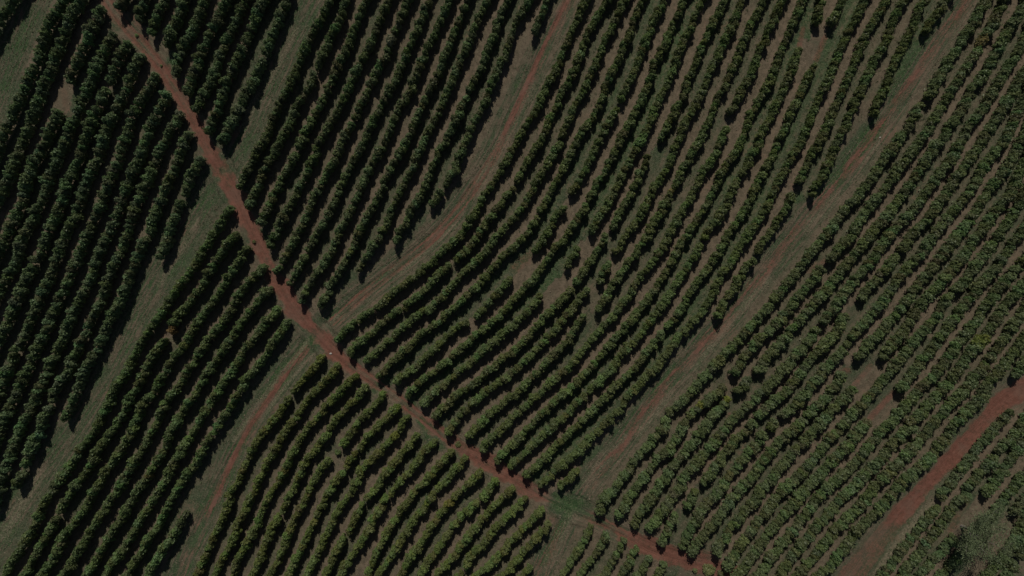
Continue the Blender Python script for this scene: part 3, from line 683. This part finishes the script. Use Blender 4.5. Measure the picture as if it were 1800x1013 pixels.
# ------------------------------------------------------------------ coffee bushes
def bush_mesh(name, seed, nleaf=520, w=1.0, h=1.0, leaf=0.16):
    """unit bush: radius about w, height about h; lobes of leaf clusters round a dense core, with a short stem"""
    r = np.random.default_rng(seed)
    V, F, A = [], [], []
    # lobes
    nl = 11
    C = []
    for k in range(nl):
        a = k * 2.399 + r.uniform(-.5, .5)
        zz = 0.28 + 0.60 * ((k + 0.5) / nl) + r.uniform(-.06, .06)
        rad = (0.62 * math.sqrt(max(0.0, 1 - ((zz - 0.38) / 0.66) ** 2))) * r.uniform(0.7, 1.1)
        C.append((rad * math.cos(a), rad * math.sin(a), zz, r.uniform(0.26, 0.40), r.random()))
    C.append((r.uniform(-.1, .1), r.uniform(-.1, .1), 0.86, 0.30, r.random()))
    tot = 0
    for i in range(nleaf):
        cx, cy, cz, cr, ct = C[r.integers(len(C))]
        d = r.normal(size=3); d /= np.linalg.norm(d)
        if d[2] < -0.35:
            d[2] *= -1
        p = np.array([cx, cy, cz]) + d * np.array([cr, cr, cr * 0.80]) * (r.uniform(0.80, 1.08) if r.random() > 0.10 else r.uniform(1.1, 1.42))
        out = d + np.array([cx, cy, 0]) * 0.4 + np.array([0, 0, 1.05])
        nrm = out / np.linalg.norm(out) + r.normal(size=3) * 0.34
        nrm /= np.linalg.norm(nrm)
        t1 = np.cross(nrm, r.normal(size=3)); t1 /= np.linalg.norm(t1)
        t2 = np.cross(nrm, t1)
        s = leaf * r.uniform(0.65, 1.3)
        # pointed leaf cluster: kite with a folded midrib
        q = [p - t1 * s * 1.05, p + t2 * s * 0.55 - nrm * s * 0.18, p + t1 * s * 1.05 - nrm * s * 0.28, p - t2 * s * 0.55 - nrm * s * 0.18]
        b = len(V)
        V += q; F += [(b, b + 1, b + 2), (b, b + 2, b + 3)]
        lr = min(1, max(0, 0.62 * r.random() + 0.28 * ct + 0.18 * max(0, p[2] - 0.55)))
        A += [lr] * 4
    # core
    b = len(V); NU, NV = 9, 6
    for j in range(NV + 1):
        ph = math.pi * j / NV
        for i in range(NU):
            th = 2 * math.pi * i / NU
            k = 0.74 + 0.14 * math.sin(3 * th + seed) * math.sin(2 * ph) + r.uniform(-.06, .06)
            k *= 0.93
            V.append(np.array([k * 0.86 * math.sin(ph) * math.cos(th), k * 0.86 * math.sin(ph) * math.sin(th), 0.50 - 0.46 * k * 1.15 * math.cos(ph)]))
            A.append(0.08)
    for j in range(NV):
        for i in range(NU):
            a0 = b + j * NU + i; a1 = b + j * NU + (i + 1) % NU
            F += [(a0, a1, a1 + NU), (a0, a1 + NU, a0 + NU)]
    V = np.array(V) * np.array([w, w, h])
    # short stem
    return V, np.array(F), np.array(A)

NVAR = 14
BUSH = []
for v in range(NVAR):
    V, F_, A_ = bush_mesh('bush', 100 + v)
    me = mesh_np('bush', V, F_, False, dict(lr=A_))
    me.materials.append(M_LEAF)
    BUSH.append(me)

ORD = ['first','second','third','fourth','fifth','sixth','seventh','eighth','ninth','tenth','eleventh','twelfth','thirteenth',
       'fourteenth','fifteenth','sixteenth','seventeenth','eighteenth','nineteenth','twentieth']
LAB = {'A': '{} dark coffee hedge row right of the grassy strip in the upper left corner',
       'B': '{} coffee hedge row from the left between the upper red road and the straight track',
       'C': '{} coffee hedge row from the left between the straight and the curved upper tracks',
       'D': '{} coffee hedge row right of the curved track in the large central block',
       'E': '{} coffee hedge row right of the long diagonal track in the wide right block',
       'F': '{} coffee hedge row from the left in the lower left block between two tracks',
       'I': '{} coffee hedge row from the left in the bottom centre block below the red road',
       'H': '{} short coffee hedge row right of the bottom track, cut off by the bottom edge',
       'G': '{} coffee hedge row right of the bare red road in the lower right corner'}
GRP = {'A': 'coffee rows of the left block', 'B': 'coffee rows of the small top left block', 'C': 'coffee rows of the upper block',
       'D': 'coffee rows of the central block', 'E': 'coffee rows of the right block', 'F': 'coffee rows of the lower left block',
       'I': 'coffee rows of the bottom centre block', 'H': 'short coffee rows at the bottom edge', 'G': 'coffee rows of the lower right corner'}

# bushes that look different: photo pixel, colour factor, size factor, label
ODD = [(302,580,(1.9,1.05,.9),.95,'brown withered bush'), (687,74,(1.75,1.45,1.9),1.2,'grey flowering bush'), (703,43,(1.6,1.3,1.6),.9,'grey flowering bush'),
       (1183,337,(1.8,1.25,.9),.8,'brown withered bush'), (1727,72,(1.7,1.15,1.0),1.0,'brown withered bush'), (1152,262,(1.8,1.1,1.2),.8,'brown withered bush'),
       (788,888,(1.6,1.25,.7),1.0,'yellowing bush'), (268,832,(1.5,1.1,.9),1.0,'brown withered bush'), (1281,705,(1.6,1.35,.6),.95,'yellowing bush'),
       (1229,714,(1.6,1.35,.6),.9,'yellowing bush'), (693,765,(1.5,1.4,.7),1.0,'yellowing bush'), (120,640,(1.4,1.05,1.1),.9,'brown withered bush'),
       (1025,421,(1.7,1.1,1.1),.7,'brown withered bush'), (680,25,(1.3,1.05,.8),1.0,'brown withered bush'), (1723,597,(1.35,1.3,.7),1.1,'yellowing bush'), (440,285,(1,1,1),1,'bush')]
ODDW = [(px2w(o[0], o[1], 1.3), o) for o in ODD]
nb = 0
rr = random.Random(5)
for ri, r in enumerate(rows):
    b = r['block']; W, H, tint = SPEC[b]; i = r['index']
    allpts = np.vstack(r['segs'])
    c = allpts[len(allpts) // 2]
    root = bpy.data.objects.new('coffee_hedge', None)
    root.empty_display_size = 0.5
    rz = float(ground_z(c[0], c[1])[0])
    root.location = (c[0], c[1], rz)
    col.objects.link(root)
    n = i + 1
    if b == 'A' and i == 0:
        lab = 'dark coffee hedge row cut off by the upper left corner, left of the grassy strip'
    elif b == 'A':
        lab = LAB['A'].format(ORD[i - 1])
    elif b == 'D' and i == 19:
        lab = 'short stub of coffee hedge alone where the long diagonal track meets the red road'
    else:
        lab = LAB[b].format(ORD[i])
    root['label'] = lab; root['category'] = 'hedge'; root['group'] = GRP[b]
    for s in r['segs']:
        L = np.hypot(*np.diff(s, axis=0).T).sum()
        pts = resample(s, 0.82)
        t = np.gradient(pts, axis=0) if len(pts) > 1 else np.array([[0, 1]])
        wob = rr.uniform(0, 6)
        zs = ground_z(pts[:, 0], pts[:, 1])
        for k, (p, tv, z) in enumerate(zip(pts, t, zs)):
            if rr.random() < 0.008 and 1 < k < len(pts) - 2:
                continue
            tl = math.hypot(*tv) + 1e-9
            lat = rr.gauss(0, 0.11) + 0.10 * math.sin(k * 0.45 + wob)
            al = rr.gauss(0, 0.10)
            x = p[0] + tv[0] / tl * al - tv[1] / tl * lat
            y = p[1] + tv[1] / tl * al + tv[0] / tl * lat
            slow = 1 + 0.07 * math.sin(k * 0.33 + wob * 2) + 0.04 * math.sin(k * 0.9 + wob)
            sc = slow * rr.uniform(0.87, 1.13)
            rad = 0.5 * W * sc * 0.87; hh = H * (0.55 + 0.45 * sc) * rr.uniform(0.88, 1.1)
            colr = [tint[q] * (1 + rr.gauss(0, 0.06)) for q in range(3)]
            lb = None
            for wpt, od in ODDW:
                if (wpt[0] - x) ** 2 + (wpt[1] - y) ** 2 < 0.36:
                    colr = list(od[2]); rad *= od[3]; hh *= od[3]; lb = od[4]
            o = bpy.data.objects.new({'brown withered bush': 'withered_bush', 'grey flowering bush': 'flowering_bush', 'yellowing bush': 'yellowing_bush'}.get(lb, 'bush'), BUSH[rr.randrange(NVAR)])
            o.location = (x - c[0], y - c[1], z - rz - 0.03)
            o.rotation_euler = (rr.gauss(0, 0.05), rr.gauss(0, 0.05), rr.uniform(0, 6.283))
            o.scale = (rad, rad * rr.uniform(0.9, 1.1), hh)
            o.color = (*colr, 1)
            o.parent = root
            if lb and lb != 'bush':
                o['label'] = lb
            col.objects.link(o)
            nb += 1
print('rows', len(rows), 'bushes', nb)

# ------------------------------------------------------------------ the big tree in the lower right corner
def tube(path, radii, n=7):
    V, F = [], []
    path = [Vector(p) for p in path]
    for k, p in enumerate(path):
        d = (path[min(k + 1, len(path) - 1)] - path[max(k - 1, 0)]).normalized()
        q = d.to_track_quat('Z', 'Y')
        for i in range(n):
            a = 2 * math.pi * i / n
            V.append(p + q @ Vector((math.cos(a) * radii[k], math.sin(a) * radii[k], 0)))
    for k in range(len(path) - 1):
        for i in range(n):
            a0 = k * n + i; a1 = k * n + (i + 1) % n
            F += [(a0, a1, a1 + n), (a0, a1 + n, a0 + n)]
    return V, F

def merge(parts):
    V, F = [], []
    for v, f in parts:
        b = len(V); V += [tuple(p) for p in v]; F += [tuple(i + b for i in t) for t in f]
    return np.array(V), np.array(F)

def big_tree(px, py):
    r = random.Random(77); g = np.random.default_rng(77)
    bx, by = px2w(px, py); z = float(ground_z(bx, by)[0])
    root = bpy.data.objects.new('shade_tree', None); root.location = (bx, by, z); col.objects.link(root)
    root['label'] = 'large sparse grey green tree rising above the rows in the lower right corner'; root['category'] = 'tree'
    tv, tf = tube([(0, 0, -.1), (.1, .05, .8), (.05, .1, 1.8), (-.05, .1, 2.6)], [.36, .28, .24, .20], 9)
    new_obj('trunk', mesh_np('trunk', tv, tf, True), M_BARK, root)
    tips = []
    for k in range(8):
        a = k * 0.785 + r.uniform(-.25, .25); ln = r.uniform(3.0, 4.6); up = r.uniform(2.4, 4.8)
        p = [Vector((0, 0.1, r.uniform(1.9, 2.6)))]
        for q in range(1, 6):
            f = q / 5
            p.append(p[0] + Vector((math.cos(a + .3 * f) * ln * f, math.sin(a + .3 * f) * ln * f, up * (f ** .75))) + Vector((r.gauss(0, .12), r.gauss(0, .12), r.gauss(0, .1))))
        parts = [tube(p, [.15, .12, .09, .07, .045, .02])]
        tips += [(p[q], 1.0) for q in (3, 4, 5)]
        for s in range(7):
            st = p[r.randrange(2, 6)]; d = Vector((r.gauss(0, 1), r.gauss(0, 1), r.uniform(.0, .9))).normalized(); l2 = r.uniform(.9, 1.9)
            pp = [st, st + d * l2 * .5 + Vector((0, 0, .12)), st + d * l2]
            parts.append(tube(pp, [.045, .03, .012], 5)); tips += [(pp[1], .7), (pp[2], .8)]
        v, f = merge(parts)
        new_obj('limb', mesh_np('limb', v, f, True), M_BARK, root)
    V, F, A = [], [], []
    for tp, sz in tips:
        tone = r.random()
        for i in range(72):
            d = g.normal(size=3) * np.array([.60, .60, .46]) * sz
            p = np.array(tp) + d
            n = g.normal(size=3) + np.array([0, 0, .8]); n /= np.linalg.norm(n)
            t1 = np.cross(n, g.normal(size=3)); t1 /= np.linalg.norm(t1); t2 = np.cross(n, t1)
            s = .105 * g.uniform(.6, 1.4); b = len(V)
            V += [p - t1 * s, p + t2 * s * .6, p + t1 * s, p - t2 * s * .6]; F += [(b, b + 1, b + 2), (b, b + 2, b + 3)]
            A += [min(1, .6 * g.random() + .4 * tone)] * 4
    new_obj('crown', mesh_np('crown', np.array(V), np.array(F), False, dict(lr=np.array(A))), M_TREE, root)
    return root
big_tree(1690, 925)

# ------------------------------------------------------------------ small shrubs, weeds and stones
def shrub(px, py, rad, h, label, cat, name, tint, seed, leaf=0.16, n=260):
    x, y = px2w(px, py, h * .5); z = float(ground_z(x, y)[0])
    V, F, A = bush_mesh(name, seed, n, rad, h, leaf)
    keep = len(F) - 2 * 9 * 6
    o = new_obj(name, mesh_np(name, V, F[:keep], False, dict(lr=A)), M_LEAF)
    o.location = (x, y, z - .02); o.color = (*tint, 1)
    o['label'] = label; o['category'] = cat
    return o
shrub(1222, 1003, .55, .8, 'smaller of two scraggly shrubs on the red soil at the bottom edge', 'shrub', 'low_shrub', (1.2, 1.05, .9), 301)
shrub(1246, 1004, 1.25, .9, 'wide scraggly shrub on the red soil at the bottom edge', 'shrub', 'low_shrub', (1.3, 1.05, .85), 302, n=420)
shrub(1267, 1010, .8, .7, 'scraggly shrub on red soil next to the last row end at the bottom edge', 'shrub', 'low_shrub', (1.2, 1.05, .9), 303)
shrub(594, 795, .65, 1.1, 'small lone regrowth bush in a gap of the bottom centre rows', 'shrub', 'young_bush', (1, 1.05, .8), 304)
shrub(239, 62, .42, .45, 'small green weed on the red road near its upper end', 'weed', 'weed', (1, 1.15, .8), 305)
shrub(283, 115, .28, .35, 'tiny green weed on the red road beside the upper left rows', 'weed', 'weed', (1, 1.15, .8), 306)
shrub(446, 425, .40, .5, 'small weed on the red road edge left of centre', 'weed', 'weed', (1.1, 1.0, .8), 307)
shrub(805, 782, .60, .35, 'low weed clump on the red road below the central block', 'weed', 'weed', (1.2, 1.15, .8), 308)

def stone(px, py, s, label, seed):
    r = np.random.default_rng(seed)
    x, y = px2w(px, py); z = float(ground_z(x, y)[0])
    V, F = [], []
    NU, NV = 8, 5
    for j in range(NV + 1):
        ph = math.pi * j / NV
        for i in range(NU):
            th = 2 * math.pi * i / NU; k = r.uniform(.8, 1.15)
            V.append((s * k * math.sin(ph) * math.cos(th) * 1.3, s * k * math.sin(ph) * math.sin(th), s * .6 * k * -math.cos(ph) + s * .35))
    for j in range(NV):
        for i in range(NU):
            a0 = j * NU + i; a1 = j * NU + (i + 1) % NU
            F += [(a0, a1, a1 + NU), (a0, a1 + NU, a0 + NU)]
    o = new_obj('stone', mesh_np('stone', np.array(V), np.array(F)), M_STONE)
    o.location = (x, y, z); o['label'] = label; o['category'] = 'stone'
stone(581, 622, .20, 'small pale stone on the red road edge just below the track crossing', 1)
stone(1547, 242, .14, 'pale stone on the bare streak of the long diagonal track', 2)
